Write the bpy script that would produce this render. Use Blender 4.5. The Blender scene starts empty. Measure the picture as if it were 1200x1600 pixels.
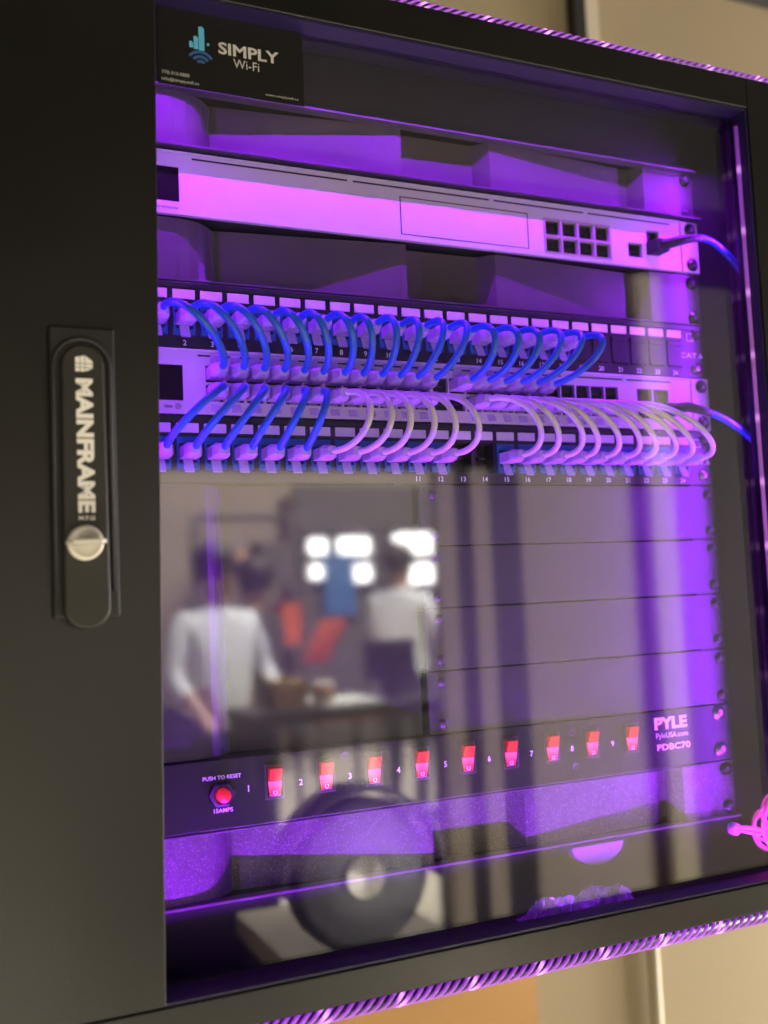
import bpy, bmesh, math, random
from mathutils import Vector, Matrix
random.seed(7)
MM = 0.001
sc = bpy.context.scene
col = sc.collection

# ------------------------------------------------------------------ camera
cd = bpy.data.cameras.new('camera'); cam = bpy.data.objects.new('camera', cd); col.objects.link(cam)
cam.location = (-345.43*MM, -644.11*MM, -343.97*MM)
cam.rotation_euler = (1.65208695, 0.04417797, -0.41709949)
cd.sensor_width = 36; cd.lens = 35.303
cd.clip_start = 0.02; cd.clip_end = 100
cd.dof.use_dof = True; cd.dof.focus_distance = 0.69; cd.dof.aperture_fstop = 3.9; cd.dof.aperture_blades = 0
sc.camera = cam
# ------------------------------------------------------------------ world, view
w = bpy.data.worlds.new('World'); sc.world = w; w.use_nodes = True
w.node_tree.nodes['Background'].inputs[0].default_value = (.9, .85, .75, 1)
w.node_tree.nodes['Background'].inputs[1].default_value = 0.012
sc.view_settings.view_transform = 'Standard'; sc.view_settings.look = 'None'
sc.view_settings.exposure = 0; sc.view_settings.gamma = 1
sc.cycles.use_denoising = True
sc.cycles.max_bounces = 8; sc.cycles.diffuse_bounces = 4; sc.cycles.glossy_bounces = 4
sc.cycles.transparent_max_bounces = 16; sc.cycles.transmission_bounces = 4
sc.cycles.sample_clamp_indirect = 6.0
sc.cycles.caustics_reflective = False; sc.cycles.caustics_refractive = False

# ------------------------------------------------------------------ lamps
def area(name, loc, target, size, power, color, size_y=None, spread=180):
    l = bpy.data.lights.new(name, 'AREA'); l.energy = power; l.color = color
    l.shape = 'RECTANGLE'; l.size = size*MM; l.size_y = (size_y or size)*MM; l.spread = math.radians(spread)
    o = bpy.data.objects.new(name, l); col.objects.link(o)
    o.location = Vector(loc)*MM
    d = (Vector(target)-Vector(loc)).normalized()
    o.rotation_euler = d.to_track_quat('-Z', 'Y').to_euler()
    return o
WARM = (1.0, .965, .90)
area('hall_lamp', (1500, -2300, 4500), (1500, -4300, -800), 1800, 2000, WARM)
area('hall_lamp', (3300, -4300, 4500), (2900, -7600, -800), 1800, 2000, WARM)
area('side_fill', (3100, -20, -500), (1400, -1500, -500), 700, 160, WARM)  # unseen fill, added to brighten the reflected partition
area('wall_fill', (1900, -100, -1100), (700, 500, -900), 500, 27, (1, .90, .72))  # added fill out of view, lifts the lower part of the back wall
area('bench_fill', (520, -100, -655), (110, -640, -700), 60, 22, WARM, spread=70)  # added fill for the reflected wheel hub and bench top
PUR = (.30, .010, 1.0)
def strip(name, loc, length, power, axis, target, spread):
    # a thin rectangular lamp along the X or the Z axis that looks towards `target` (a direction)
    l = bpy.data.lights.new(name, 'AREA'); l.energy = power; l.color = PUR; l.shape = 'RECTANGLE'
    l.size = length*MM; l.size_y = 3*MM; l.spread = math.radians(spread)
    o = bpy.data.objects.new(name, l); col.objects.link(o); o.location = Vector(loc)*MM
    z = -Vector(target).normalized(); x = Vector((1, 0, 0)) if axis == 'X' else Vector((0, 0, 1))
    y = z.cross(x).normalized(); x = y.cross(z)
    o.rotation_euler = Matrix((x, y, z)).transposed().to_euler()
    return o
strip('led_lamp', (0, -43, 33), 560, 4.4, 'X', (0, .30, -1), 86)
strip('led_lamp', (0, -43, -571), 560, 4.4, 'X', (0, .30, 1), 86)
strip('led_lamp', (262, -40, -266), 560, 1.2, 'Z', (-1, .25, 0), 92)
strip('led_lamp', (-250, -40, -266), 560, .40, 'Z', (1, .25, 0), 92)

# ------------------------------------------------------------------ materials
MATS = {}
def mat(name, color, rough=.5, metal=0, spec=.5, bump=0, bscale=400, vary=0, vscale=30, emit=None, estr=0, alpha=1, coat=0, trans=0, sub=0):
    m = bpy.data.materials.new(name); m.use_nodes = True; nt = m.node_tree; b = nt.nodes['Principled BSDF']
    b.inputs['Base Color'].default_value = (*color, 1); b.inputs['Roughness'].default_value = rough
    b.inputs['Metallic'].default_value = metal; b.inputs['Specular IOR Level'].default_value = spec
    b.inputs['Alpha'].default_value = alpha; b.inputs['Coat Weight'].default_value = coat
    b.inputs['Transmission Weight'].default_value = trans
    tc = nt.nodes.new('ShaderNodeTexCoord')
    if vary:
        n = nt.nodes.new('ShaderNodeTexNoise'); n.inputs['Scale'].default_value = vscale; n.inputs['Detail'].default_value = 5
        nt.links.new(tc.outputs['Object'], n.inputs['Vector'])
        r = nt.nodes.new('ShaderNodeMapRange'); r.inputs['To Min'].default_value = 1-vary; r.inputs['To Max'].default_value = 1+vary
        r.inputs['From Min'].default_value = .25; r.inputs['From Max'].default_value = .75
        nt.links.new(n.outputs['Fac'], r.inputs['Value'])
        mx = nt.nodes.new('ShaderNodeVectorMath'); mx.operation = 'SCALE'; mx.inputs[0].default_value = color
        nt.links.new(r.outputs[0], mx.inputs['Scale']); nt.links.new(mx.outputs[0], b.inputs['Base Color'])
        r2 = nt.nodes.new('ShaderNodeMapRange'); r2.inputs['To Min'].default_value = max(.02, rough-.08); r2.inputs['To Max'].default_value = min(1, rough+.08)
        nt.links.new(n.outputs['Fac'], r2.inputs['Value']); nt.links.new(r2.outputs[0], b.inputs['Roughness'])
    if bump:
        n2 = nt.nodes.new('ShaderNodeTexNoise'); n2.inputs['Scale'].default_value = bscale; n2.inputs['Detail'].default_value = 3
        nt.links.new(tc.outputs['Object'], n2.inputs['Vector'])
        bp = nt.nodes.new('ShaderNodeBump'); bp.inputs['Strength'].default_value = bump; bp.inputs['Distance'].default_value = .0006
        nt.links.new(n2.outputs['Fac'], bp.inputs['Height']); nt.links.new(bp.outputs[0], b.inputs['Normal'])
    if emit:
        b.inputs['Emission Color'].default_value = (*emit, 1); b.inputs['Emission Strength'].default_value = estr
    MATS[name] = m
    return m
DOOR = mat('door_paint', (.004, .0037, .003), .36, spec=.5, bump=.14, bscale=900, vary=.25, vscale=9)
SHELL = mat('cabinet_paint', (.014, .013, .012), .5, spec=.4, bump=.12, bscale=900, vary=.1)
FILL = mat('folded_steel', (.085, .068, .078), .32, spec=.5, bump=.06, bscale=900, vary=.12, vscale=25)
SPECK = mat('speckled_steel', (.078, .064, .072), .36, spec=.5, bump=.35, bscale=1700, vary=.2, vscale=60)
def flake(m, scale, amount, col_):
    nt = m.node_tree; b = nt.nodes['Principled BSDF']; tc = nt.nodes.new('ShaderNodeTexCoord')
    vo = nt.nodes.new('ShaderNodeTexVoronoi'); vo.inputs['Scale'].default_value = scale; nt.links.new(tc.outputs['Object'], vo.inputs['Vector'])
    wn = nt.nodes.new('ShaderNodeSeparateColor'); nt.links.new(vo.outputs['Color'], wn.inputs[0])
    mr = nt.nodes.new('ShaderNodeMapRange'); mr.inputs['From Min'].default_value = .72; mr.inputs['From Max'].default_value = 1; mr.inputs['To Max'].default_value = amount
    nt.links.new(wn.outputs[0], mr.inputs['Value'])
    mx = nt.nodes.new('ShaderNodeMix'); mx.data_type = 'RGBA'; mx.inputs['B'].default_value = (*col_, 1)
    lk = b.inputs['Base Color'].links[0]; nt.links.new(lk.from_socket, mx.inputs['A']); nt.links.new(mr.outputs[0], mx.inputs['Factor']); nt.links.new(mx.outputs['Result'], b.inputs['Base Color'])
flake(SPECK, 1100, .45, (.26, .23, .26))
BLANK = mat('panel_paint', (.034, .029, .034), .38, spec=.5, bump=.25, bscale=1600, vary=.15, vscale=40)
PANEL = mat('patch_panel_black', (.011, .010, .011), .36, spec=.5, bump=.08, bscale=1200, vary=.1)
RUBBER = mat('black_rubber', (.012, .012, .012), .6, vary=.2)
WHITE = mat('switch_white', (.52, .50, .51), .42, spec=.4, vary=.03, vscale=25)
DARK = mat('port_dark', (.028, .022, .026), .35)
GROOVE = mat('groove_dark', (.02, .018, .02), .6)
SCREEN = mat('screen_glass', (.012, .008, .010), .12)
LABELW = mat('label_white', (.62, .60, .64), .5, vary=.05)
INK = mat('white_ink', (.85, .85, .84), .5, emit=(1, 1, 1), estr=.0)
INKD = mat('black_ink', (.02, .02, .02), .5)
JACK = mat('jack_blue', (.012, .11, .24), .4, vary=.15)
CLEAR = mat('clear_plug_glow', (.62, .52, .78), .16, spec=.7, alpha=.55, vary=.12, vscale=180)  # clear plastic with the purple glow tinted into its base colour
BOOT = mat('clear_boot_glow', (.60, .46, .78), .25, alpha=.80, vary=.15, vscale=150)  # clear boot, purple glow put into the colour as well
BLUE = mat('blue_jacket', (.022, .115, .66), .34, spec=.5, vary=.10, vscale=70)
LAV = mat('white_jacket_glow', (.68, .58, .73), .30, spec=.5, vary=.06, vscale=70)  # white jackets, lavender tint paints the purple light on them
STEEL = mat('screw_steel', (.30, .29, .30), .35, metal=1)
SCREWD = mat('screw_dark', (.05, .045, .05), .35, metal=.6)
SHIELD = mat('port_shield_metal', (.42, .36, .31), .4, metal=.5)
GOLD = mat('contact_gold', (.65, .45, .16), .3, metal=1)
SILVER = mat('lock_silver', (.74, .71, .62), .48, metal=.45, vary=.08, vscale=120)
LOGOW = mat('logo_white', (.92, .91, .86), .45)
STICK = mat('sticker_black', (.006, .005, .005), .5, spec=.3)
SKY1 = mat('logo_cyan', (.10, .42, .66), .5); SKY2 = mat('logo_blue', (.03, .10, .28), .5)
STINK = mat('sticker_white', (.50, .49, .47), .5)
PDUM = mat('pdu_black', (.0065, .006, .0065), .40, spec=.35, bump=.2, bscale=1500, vary=.1)
ROCK = mat('rocker_red', (.42, .010, .010), .2, emit=(1, .02, .04), estr=.07)
ROCKHOT = mat('rocker_lit', (.45, .015, .03), .2, emit=(1, .06, .34), estr=.60)
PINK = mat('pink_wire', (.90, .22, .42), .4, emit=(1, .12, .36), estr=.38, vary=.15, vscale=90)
GROM = mat('pale_plastic', (.30, .27, .30), .4)
FILM = mat('clear_film', (.55, .45, .65), .12, alpha=.42, spec=.7)
GASK_GLOW = mat('gasket_glow', (.012, .0045, .05), .5)  # indigo base colour paints the purple light's glow along the door returns
# room
WALLB = mat('beige_wall', (.31, .25, .16), .8, vary=.07, vscale=2)
WOOD = mat('orange_wood', (.44, .23, .07), .6, vary=.16, vscale=4)
PIPE = mat('painted_pipe', (.62, .55, .40), .4, vary=.1)
CONC = mat('concrete', (.52, .47, .37), .7, vary=.15, vscale=1.5)
FARW = mat('far_wall', (.23, .19, .14), .85, vary=.15, vscale=.8)
SLAB = mat('slab_dark', (.012, .011, .010), .8, vary=.1)
PALEP = mat('pale_board', (.52, .45, .36), .7, vary=.05, vscale=1)
DARKP = mat('dark_board', (.014, .012, .011), .6, vary=.1)
SHIRT = mat('white_shirt', (.80, .82, .84), .85, vary=.06, vscale=6)
SKIN = mat('skin', (.42, .25, .17), .55, vary=.1); HAIR = mat('dark_hair', (.02, .014, .01), .6, vary=.2)
TROU = mat('dark_trousers', (.03, .03, .035), .85, vary=.15)
ORNG = mat('orange_cloth', (.50, .09, .03), .8, vary=.15, vscale=5)
BLUEC = mat('blue_tarp', (.03, .12, .30), .7, vary=.15, vscale=4)
BENCH = mat('bench_top', (.60, .53, .42), .5, vary=.08, vscale=6)
BAGM = mat('bag_fabric', (.002, .002, .0024), .95, spec=.1, bump=.3, bscale=500, vary=.2)
TYRE = mat('tyre_rubber', (.006, .0055, .006), .6, spec=.15, vary=.2, vscale=50); HUB = mat('hub_cream', (.78, .74, .62), .4, vary=.1, vscale=60)
PAPER = mat('paper', (.85, .85, .82), .8)
LITW = mat('lit_pane', (.9, .9, .9), .5, emit=(1, .99, .95), estr=15)
def fade(m, z0, z1, lo, hi):
    nt = m.node_tree; b = nt.nodes['Principled BSDF']; tc = nt.nodes.new('ShaderNodeTexCoord'); sp = nt.nodes.new('ShaderNodeSeparateXYZ')
    nt.links.new(tc.outputs['Object'], sp.inputs[0]); mr = nt.nodes.new('ShaderNodeMapRange'); mr.interpolation_type = 'SMOOTHSTEP'
    mr.inputs['From Min'].default_value = z0*MM; mr.inputs['From Max'].default_value = z1*MM; mr.inputs['To Min'].default_value = lo; mr.inputs['To Max'].default_value = hi
    nt.links.new(sp.outputs['Z'], mr.inputs['Value']); nt.links.new(mr.outputs[0], b.inputs['Emission Strength'])
fade(ROCKHOT, -26.5, -17.5, .12, 2.3)
# the clear door glass: sees through, reflects by angle
def glass_mat():
    m = bpy.data.materials.new('door_glass'); m.use_nodes = True; nt = m.node_tree; nt.nodes.clear()
    out = nt.nodes.new('ShaderNodeOutputMaterial'); mix = nt.nodes.new('ShaderNodeMixShader')
    tr = nt.nodes.new('ShaderNodeBsdfTransparent'); tr.inputs[0].default_value = (.95, .945, .95, 1)
    gl = nt.nodes.new('ShaderNodeBsdfGlossy'); gl.inputs['Roughness'].default_value = 0.034; gl.inputs[0].default_value = (1, 1, 1, 1)
    fr = nt.nodes.new('ShaderNodeFresnel'); fr.inputs['IOR'].default_value = 1.72
    # the Fresnel node turns its index over on back faces; give those the inverse so both faces reflect alike
    ge = nt.nodes.new('ShaderNodeNewGeometry'); mr = nt.nodes.new('ShaderNodeMapRange')
    mr.inputs['To Min'].default_value = 1.72; mr.inputs['To Max'].default_value = 1/1.72
    nt.links.new(ge.outputs['Backfacing'], mr.inputs['Value']); nt.links.new(mr.outputs[0], fr.inputs['IOR'])
    nt.links.new(fr.outputs[0], mix.inputs[0]); nt.links.new(tr.outputs[0], mix.inputs[1]); nt.links.new(gl.outputs[0], mix.inputs[2])
    nt.links.new(mix.outputs[0], out.inputs[0]); return m
GLASS = glass_mat()
# the rope's lit strands: brighter at each diode
def rope_mat(name, base, period, axis):
    m = bpy.data.materials.new(name); m.use_nodes = True; nt = m.node_tree; b = nt.nodes['Principled BSDF']
    b.inputs['Base Color'].default_value = (.45, .20, .55, 1); b.inputs['Roughness'].default_value = .25
    tc = nt.nodes.new('ShaderNodeTexCoord'); sep = nt.nodes.new('ShaderNodeSeparateXYZ'); nt.links.new(tc.outputs['Object'], sep.inputs[0])
    md = nt.nodes.new('ShaderNodeMath'); md.operation = 'PINGPONG'; md.inputs[1].default_value = period*MM/2
    nt.links.new(sep.outputs[axis], md.inputs[0])
    ramp = nt.nodes.new('ShaderNodeMapRange'); ramp.interpolation_type = 'SMOOTHSTEP'
    ramp.inputs['From Min'].default_value = 0; ramp.inputs['From Max'].default_value = .006; ramp.inputs['To Min'].default_value = 1; ramp.inputs['To Max'].default_value = 0
    nt.links.new(md.outputs[0], ramp.inputs['Value'])
    nz = nt.nodes.new('ShaderNodeTexNoise'); nz.inputs['Scale'].default_value = 14; nt.links.new(tc.outputs['Object'], nz.inputs['Vector'])
    nr = nt.nodes.new('ShaderNodeMapRange'); nr.inputs['From Min'].default_value = .35; nr.inputs['From Max'].default_value = .65
    nr.inputs['To Min'].default_value = base*.45; nr.inputs['To Max'].default_value = base*1.25; nt.links.new(nz.outputs['Fac'], nr.inputs['Value'])
    hot = nt.nodes.new('ShaderNodeMath'); hot.operation = 'MULTIPLY_ADD'; hot.inputs[1].default_value = base*1.9
    nt.links.new(ramp.outputs[0], hot.inputs[0]); nt.links.new(nr.outputs[0], hot.inputs[2])
    cm = nt.nodes.new('ShaderNodeMix'); cm.data_type = 'RGBA'; cm.inputs['A'].default_value = (.44, .045, .9, 1); cm.inputs['B'].default_value = (.85, .32, 1, 1)
    nt.links.new(ramp.outputs[0], cm.inputs['Factor'])
    nt.links.new(cm.outputs['Result'], b.inputs['Emission Color']); nt.links.new(hot.outputs[0], b.inputs['Emission Strength'])
    return m
ROPE = rope_mat('rope_strand', .60, 50, 'X'); GLOWV = rope_mat('upright_glow', .24, 50, 'Z')
ROPEC = mat('rope_core', (.03, .01, .06), .4, emit=(.25, .02, .8), estr=.05)

# ------------------------------------------------------------------ mesh builder (all sizes in mm)
class MB:
    def __init__(s): s.bm = bmesh.new(); s.mi = 0
    def face(s, pts, smooth=False):
        f = s.bm.faces.new([s.bm.verts.new(Vector(p)*MM) for p in pts]); f.material_index = s.mi; f.smooth = smooth; return f
    def box(s, x0, x1, y0, y1, z0, z1):
        v = [s.bm.verts.new(Vector((x, y, z))*MM) for x in (x0, x1) for y in (y0, y1) for z in (z0, z1)]
        for q in ((0, 1, 3, 2), (4, 6, 7, 5), (0, 4, 5, 1), (2, 3, 7, 6), (0, 2, 6, 4), (1, 5, 7, 3)):
            f = s.bm.faces.new([v[i] for i in q]); f.material_index = s.mi
        return s
    def rings(s, rings, close=True, caps=True, smooth=True):
        R = [[s.bm.verts.new(Vector(p)*MM) for p in r] for r in rings]
        n = len(R[0])
        for a, b in zip(R[:-1], R[1:]):
            for i in range(n if close else n-1):
                f = s.bm.faces.new((a[i], a[(i+1) % n], b[(i+1) % n], b[i])); f.smooth = smooth; f.material_index = s.mi
        if caps and close:
            for r in (R[0], R[-1][::-1]):
                f = s.bm.faces.new(r[::-1]); f.material_index = s.mi
        return s
    def tube(s, pts, r, n=10, caps=True):
        pts = [Vector(p) for p in pts]; rs = r if isinstance(r, (list, tuple)) else [r]*len(pts)
        up = Vector((.13, .21, .97)); rings = []
        t0 = (pts[1]-pts[0]).normalized(); u = t0.cross(up).normalized()
        for i, p in enumerate(pts):
            t = (pts[min(i+1, len(pts)-1)]-pts[max(i-1, 0)]).normalized()
            u = (u-t*u.dot(t)).normalized(); v = t.cross(u)
            rings.append([p+(u*math.cos(a)+v*math.sin(a))*rs[i] for a in (2*math.pi*k/n for k in range(n))])
        return s.rings(rings, caps=caps)
    def lathe(s, prof, c, axis='Y', n=32):
        # prof: list of (radius, offset along the axis)
        rings = []
        for r, h in prof:
            ring = []
            for k in range(n):
                a = 2*math.pi*k/n; x, y = r*math.cos(a), r*math.sin(a)
                p = {'Y': (x, h, y), 'Z': (x, y, h), 'X': (h, x, y)}[axis]
                ring.append(Vector(c)+Vector(p))
            rings.append(ring)
        return s.rings(rings)
    def prism(s, poly, y0, y1):
        # poly in (x, z), from y0 (front) to y1
        a = [s.bm.verts.new(Vector((x, y0, z))*MM) for x, z in poly]; b = [s.bm.verts.new(Vector((x, y1, z))*MM) for x, z in poly]
        for f in (a, b[::-1]): s.bm.faces.new(f).material_index = s.mi
        n = len(poly)
        for i in range(n): s.bm.faces.new((a[i], b[i], b[(i+1) % n], a[(i+1) % n])).material_index = s.mi
        return s
    def plate(s, x0, x1, z0, z1, y0, y1, holes=()):
        # an upright sheet between y0 and y1 with rectangular openings (x0,x1,z0,z1)
        xs = sorted({x0, x1, *[h[0] for h in holes], *[h[1] for h in holes]}); zs = sorted({z0, z1, *[h[2] for h in holes], *[h[3] for h in holes]})
        V = {}
        def v(i, j, y):
            k = (i, j, y)
            if k not in V: V[k] = s.bm.verts.new(Vector((xs[i], y, zs[j]))*MM)
            return V[k]
        nx, nz = len(xs)-1, len(zs)-1
        def solid(i, j):
            if not (0 <= i < nx and 0 <= j < nz): return False
            cx, cz = (xs[i]+xs[i+1])/2, (zs[j]+zs[j+1])/2
            return not any(h[0] < cx < h[1] and h[2] < cz < h[3] for h in holes)
        def q(*vs): s.bm.faces.new(vs).material_index = s.mi
        for i in range(nx):
            for j in range(nz):
                if not solid(i, j): continue
                q(v(i, j, y0), v(i+1, j, y0), v(i+1, j+1, y0), v(i, j+1, y0)); q(v(i, j+1, y1), v(i+1, j+1, y1), v(i+1, j, y1), v(i, j, y1))
                if not solid(i-1, j): q(v(i, j, y1), v(i, j, y0), v(i, j+1, y0), v(i, j+1, y1))
                if not solid(i+1, j): q(v(i+1, j, y0), v(i+1, j, y1), v(i+1, j+1, y1), v(i+1, j+1, y0))
                if not solid(i, j-1): q(v(i, j, y1), v(i+1, j, y1), v(i+1, j, y0), v(i, j, y0))
                if not solid(i, j+1): q(v(i, j+1, y0), v(i+1, j+1, y0), v(i+1, j+1, y1), v(i, j+1, y1))
        return s
    def text(s, body, x0=None, x1=None, z0=0, z1=1, y=0, bold=0, cx=None, th=.12, turn=0, slant=0):
        # lettering facing -Y fitted into a box; only z given: keeps its own proportions, centred on cx (or from x0)
        cu = bpy.data.curves.new('lettering', 'FONT'); cu.body = body; cu.size = 1; cu.offset = bold; cu.resolution_u = 3
        o = bpy.data.objects.new('lettering', cu); col.objects.link(o)
        me = bpy.data.meshes.new_from_object(o.evaluated_get(bpy.context.evaluated_depsgraph_get()))
        bpy.data.objects.remove(o); bpy.data.curves.remove(cu)
        P = [(v.co.x, v.co.y) for v in me.vertices]
        if turn: P = [(b, -a) for a, b in P]          # reads downwards
        ax, bx = min(p[0] for p in P), max(p[0] for p in P); az, bz = min(p[1] for p in P), max(p[1] for p in P)
        sz = (z1-z0)/(bz-az); sx = (x1-x0)/(bx-ax) if x1 is not None else sz
        ox = x0 if x0 is not None else cx-(bx-ax)*sx/2
        vs = [s.bm.verts.new(Vector((ox+(a-ax)*sx, y, z0+(b-az)*sz))*MM) for a, b in P]
        for p in me.polygons:
            try:
                f = s.bm.faces.new([vs[i] for i in p.vertices]); f.material_index = s.mi
            except ValueError: pass
        bpy.data.meshes.remove(me)
        return s
    def build(s, name, m, parent=None, bevel=0, seg=2, recalc=True):
        if recalc: bmesh.ops.recalc_face_normals(s.bm, faces=s.bm.faces)
        me = bpy.data.meshes.new(name); s.bm.to_mesh(me); s.bm.free()
        for k in (m if isinstance(m, (list, tuple)) else [m]): me.materials.append(k)
        o = bpy.data.objects.new(name, me); col.objects.link(o)
        if parent is not None: o.parent = parent
        if bevel:
            b = o.modifiers.new('bevel', 'BEVEL'); b.width = bevel*MM; b.segments = seg; b.limit_method = 'ANGLE'; b.harden_normals = False
        return o
def tag(o, label=None, cat=None, group=None, kind=None):
    for k, v in (('label', label), ('category', cat), ('group', group), ('kind', kind)):
        if v: o[k] = v
    return o
def thing(name, label, cat, loc=(0, 0, 0), group=None):
    o = bpy.data.objects.new(name, None); col.objects.link(o); o.empty_display_size = .02
    o.location = Vector(loc)*MM
    return tag(o, label, cat, group)
def put(o, x, y, z, rz=0):
    o.location = Vector((x, y, z))*MM; o.rotation_euler = (0, 0, rz); return o
def copy_to(o, parent):
    c = o.copy(); col.objects.link(c); c.parent = parent
    for ch in list(o.children): copy_to(ch, c)
    return c
def bez(p0, p1, p2, p3, n=22):
    p0, p1, p2, p3 = map(Vector, (p0, p1, p2, p3)); out = []
    for i in range(n+1):
        t = i/n; out.append(p0*(1-t)**3+p1*3*t*(1-t)**2+p2*3*t*t*(1-t)+p3*t**3)
    return out
def rrect(cx, cz, w, h, r, n=6):
    pts = []
    for sx, sz, a0 in ((1, 1, 0), (-1, 1, 90), (-1, -1, 180), (1, -1, 270)):
        for k in range(n+1):
            a = math.radians(a0+90*k/n); pts.append((cx+sx*(w/2-r)+r*math.cos(a), cz+sz*(h/2-r)+r*math.sin(a)))
    return pts
U = 44.45
def zu(k): return -k*U

# ================================================================== the wall behind
b = MB(); b.box(-4000, 6000, 500, 560, -1744, 2200); tag(b.build('back_wall', WALLB), kind='structure')
b = MB(); b.box(-6000, 9000, -9500, 560, -1790, -1744); tag(b.build('floor', CONC), kind='structure')
b = MB(); b.box(-3000, 2400, -1300, 495, 560, 620); tag(b.build('shade_slab', SLAB), kind='structure')  # low unseen slab, added to darken upper reflections and shade the cabinet
b = MB(); b.box(60, 341, 486, 498, -1500, -640); tag(b.build('wood_panel', WOOD), 'orange brown wooden board on the wall below the cabinet', 'board')
t = thing('conduit_pipe', 'cream upright conduit pipe on the beige wall below the cabinet', 'pipe', (526, 488, -1100))
b = MB(); b.tube([(0, 0, -600), (0, 0, 480)], 8.5, 16); b.build('pipe', PIPE, t)
b = MB(); b.box(-15, 15, 4, 11, 60, 76); b.lathe([(10.5, 60), (10.5, 76)], (0, 0, 0), 'Z'); b.build('clamp', PIPE, t)
t = thing('wall_trim', 'dark upright trim strip on the wall above the top rope light', 'trim', (511, 495, 480))
b = MB(); b.box(-22, -2, -14, 4, -330, 400); b.build('dark_strip', DARKP, t); b = MB(); b.box(0, 26, -6, 4, -330, 400); b.build('pale_strip', PALEP, t)

# ================================================================== the cabinet
cab = thing('server_cabinet', 'black wall mounted server cabinet with a glass door and purple lighting inside', 'cabinet')
b = MB()
b.box(-320, -317, -42, 420, -583, 49); b.box(317, 320, -42, 420, -583, 49)
b.box(-317, 317, -42, 420, 46, 49); b.box(-317, 317, -42, 420, -583, -580); b.box(-317, 317, 417, 420, -580, 46)
b.build('shell', SHELL, cab)
b = MB(); b.plate(-316.5, 316.5, -579.5, 45.5, 4, 6, [(-236, 236, -533.4, 0)]); b.build('rack_frame', SHELL, cab)
for s in (-1, 1):
    b = MB(); x0, x1 = sorted((s*218, s*243)); b.plate(x0, x1, -533.4, 0, 1.2, 3.2, [tuple(sorted((s*229, s*237)))+(zu(k)-d-9, zu(k)-d) for k in range(12) for d in (2, 17.5, 33)])
    b.build('mounting_rail', BLANK, cab)
b = MB(); b.box(-38, -31, 24, 40, -533, 0); b.build('centre_post', FILL, cab)
# crossbar lips in a paler colour that paints lit edges around the rack opening
b = MB(); b.box(-236, 243, -5, 3.9, -1.2, .6); b.build('crossbar', FILL, cab, .4)
b = MB(); b.box(-236, 243, -5, 3.9, -534.2, -532.4); b.build('crossbar', FILL, cab, .4)
b = MB(); pts = [(102+23*math.cos(math.pi*k/20), -536-15*math.sin(math.pi*k/20)) for k in range(21)]; b.prism(pts, -7, 3.5); b.build('cable_grommet', GROM, cab, 1)

# ---- the door
b = MB()
b.prism([(-322, -566), (-231.6, -566), (-222.4, 52), (-322, 52)], -66, -43)                    # hinge side stile with the handle
b.box(244, 322, -66, -43, -566, 52)
b.box(-222.2, 243.9, -66, -43, 27, 52)
b.box(-322, 322, -66, -43, -586, -566.6)
door = b.build('door_frame', DOOR, cab, .9, 3)
b = MB(); b.box(-242, 251, -50, -47, -573, 34); b.build('glass_pane', GLASS, door)
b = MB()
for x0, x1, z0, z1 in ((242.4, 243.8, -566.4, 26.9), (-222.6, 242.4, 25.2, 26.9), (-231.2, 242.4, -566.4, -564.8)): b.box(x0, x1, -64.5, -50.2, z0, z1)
b.build('gasket_glow', GASK_GLOW, door)
# handle
b = MB(); b.mi = 0
b.box(-288, -252, -70.5, -66, -350, -186.5)
hd = b.build('handle', mat('handle_plastic', (.010, .0095, .009), .5, bump=.15, bscale=1200, vary=.1), cab, 1.6, 3)
HX = -270.6
def arch(r, zt, zb): return [(HX-r, -73, zb)]+[(HX-r*math.cos(math.pi*k/24), -73, zt-r+r*math.sin(math.pi*k/24)) for k in range(25)]+[(HX+r, -73, zb)]
b = MB(); b.tube(arch(15.2, -194.5, -336), 1.5, 8)
b.build('recess_rim', GROOVE, hd)
b = MB(); b.prism([(p[0], p[2]) for p in arch(13.6, -196, -336)], -70.9, -70.55); b.build('recess', DARK, hd)
# the lever: a long tongue that stands out further towards its lower end
b = MB(); rings = []
out = [(HX+11.6*math.cos(a), a) for a in (math.pi*k/16 for k in range(17))]
def leverring(y, grow):
    r = 11.8-grow; pts = []
    for k in range(25): a = math.pi*k/24; pts.append((HX+r*math.cos(a), -209.5+r*math.sin(a)))
    for k in range(25): a = math.pi+math.pi*k/24; pts.append((HX+r*1.06*math.cos(a), -343.5+r*1.06*math.sin(a)))
    return [(x, y-(2.5*(-205-z)/140 if y < -72 else 0), z) for x, z in pts]
b.rings([leverring(-71, 0), leverring(-74.0, 0), leverring(-75.2, .5), leverring(-75.6, 1.6)])
b.build('lever', mat('lever_plastic', (.020, .018, .015), .48, spec=.5, bump=.15, bscale=1200, vary=.12, vscale=30), hd)
def tilt(z): return -75.75-2.5*(-205-z)/140
b = MB(); b.text('MAINFRAME', -274.6, -265.4, -292.5, -217.5, 0, bold=.05, turn=1)
b.mi = 0
b.text('M.F.G', -274.4, -265.8, -296.6, -294.2, 0, bold=.03)
b.face([(-274.6, 0, -205.6), (-269.5, 0, -204.4), (-269.5, 0, -213.6), (-274.6, 0, -213.6)]); b.face([(-269.2, 0, -204.4), (-265.2, 0, -207.6), (-265.2, 0, -211.6), (-269.2, 0, -213.6)])
for v in b.bm.verts: v.co.y = tilt(v.co.z/MM)*MM
b.build('lettering', LOGOW, hd)
b = MB(); b.mi = 0
for x0, z0, x1, z1 in ((-272.2, -204.9, -271.9, -213.6), (-274.6, -208.9, -265.2, -209.2), (-274.6, -211.2, -265.2, -211.5)): b.face([(x0, tilt(z0)-.05, z0), (x1, tilt(z0)-.05, z0), (x1, tilt(z1)-.05, z1), (x0, tilt(z1)-.05, z1)])
b.build('emblem_lines', GROOVE, hd)
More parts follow.
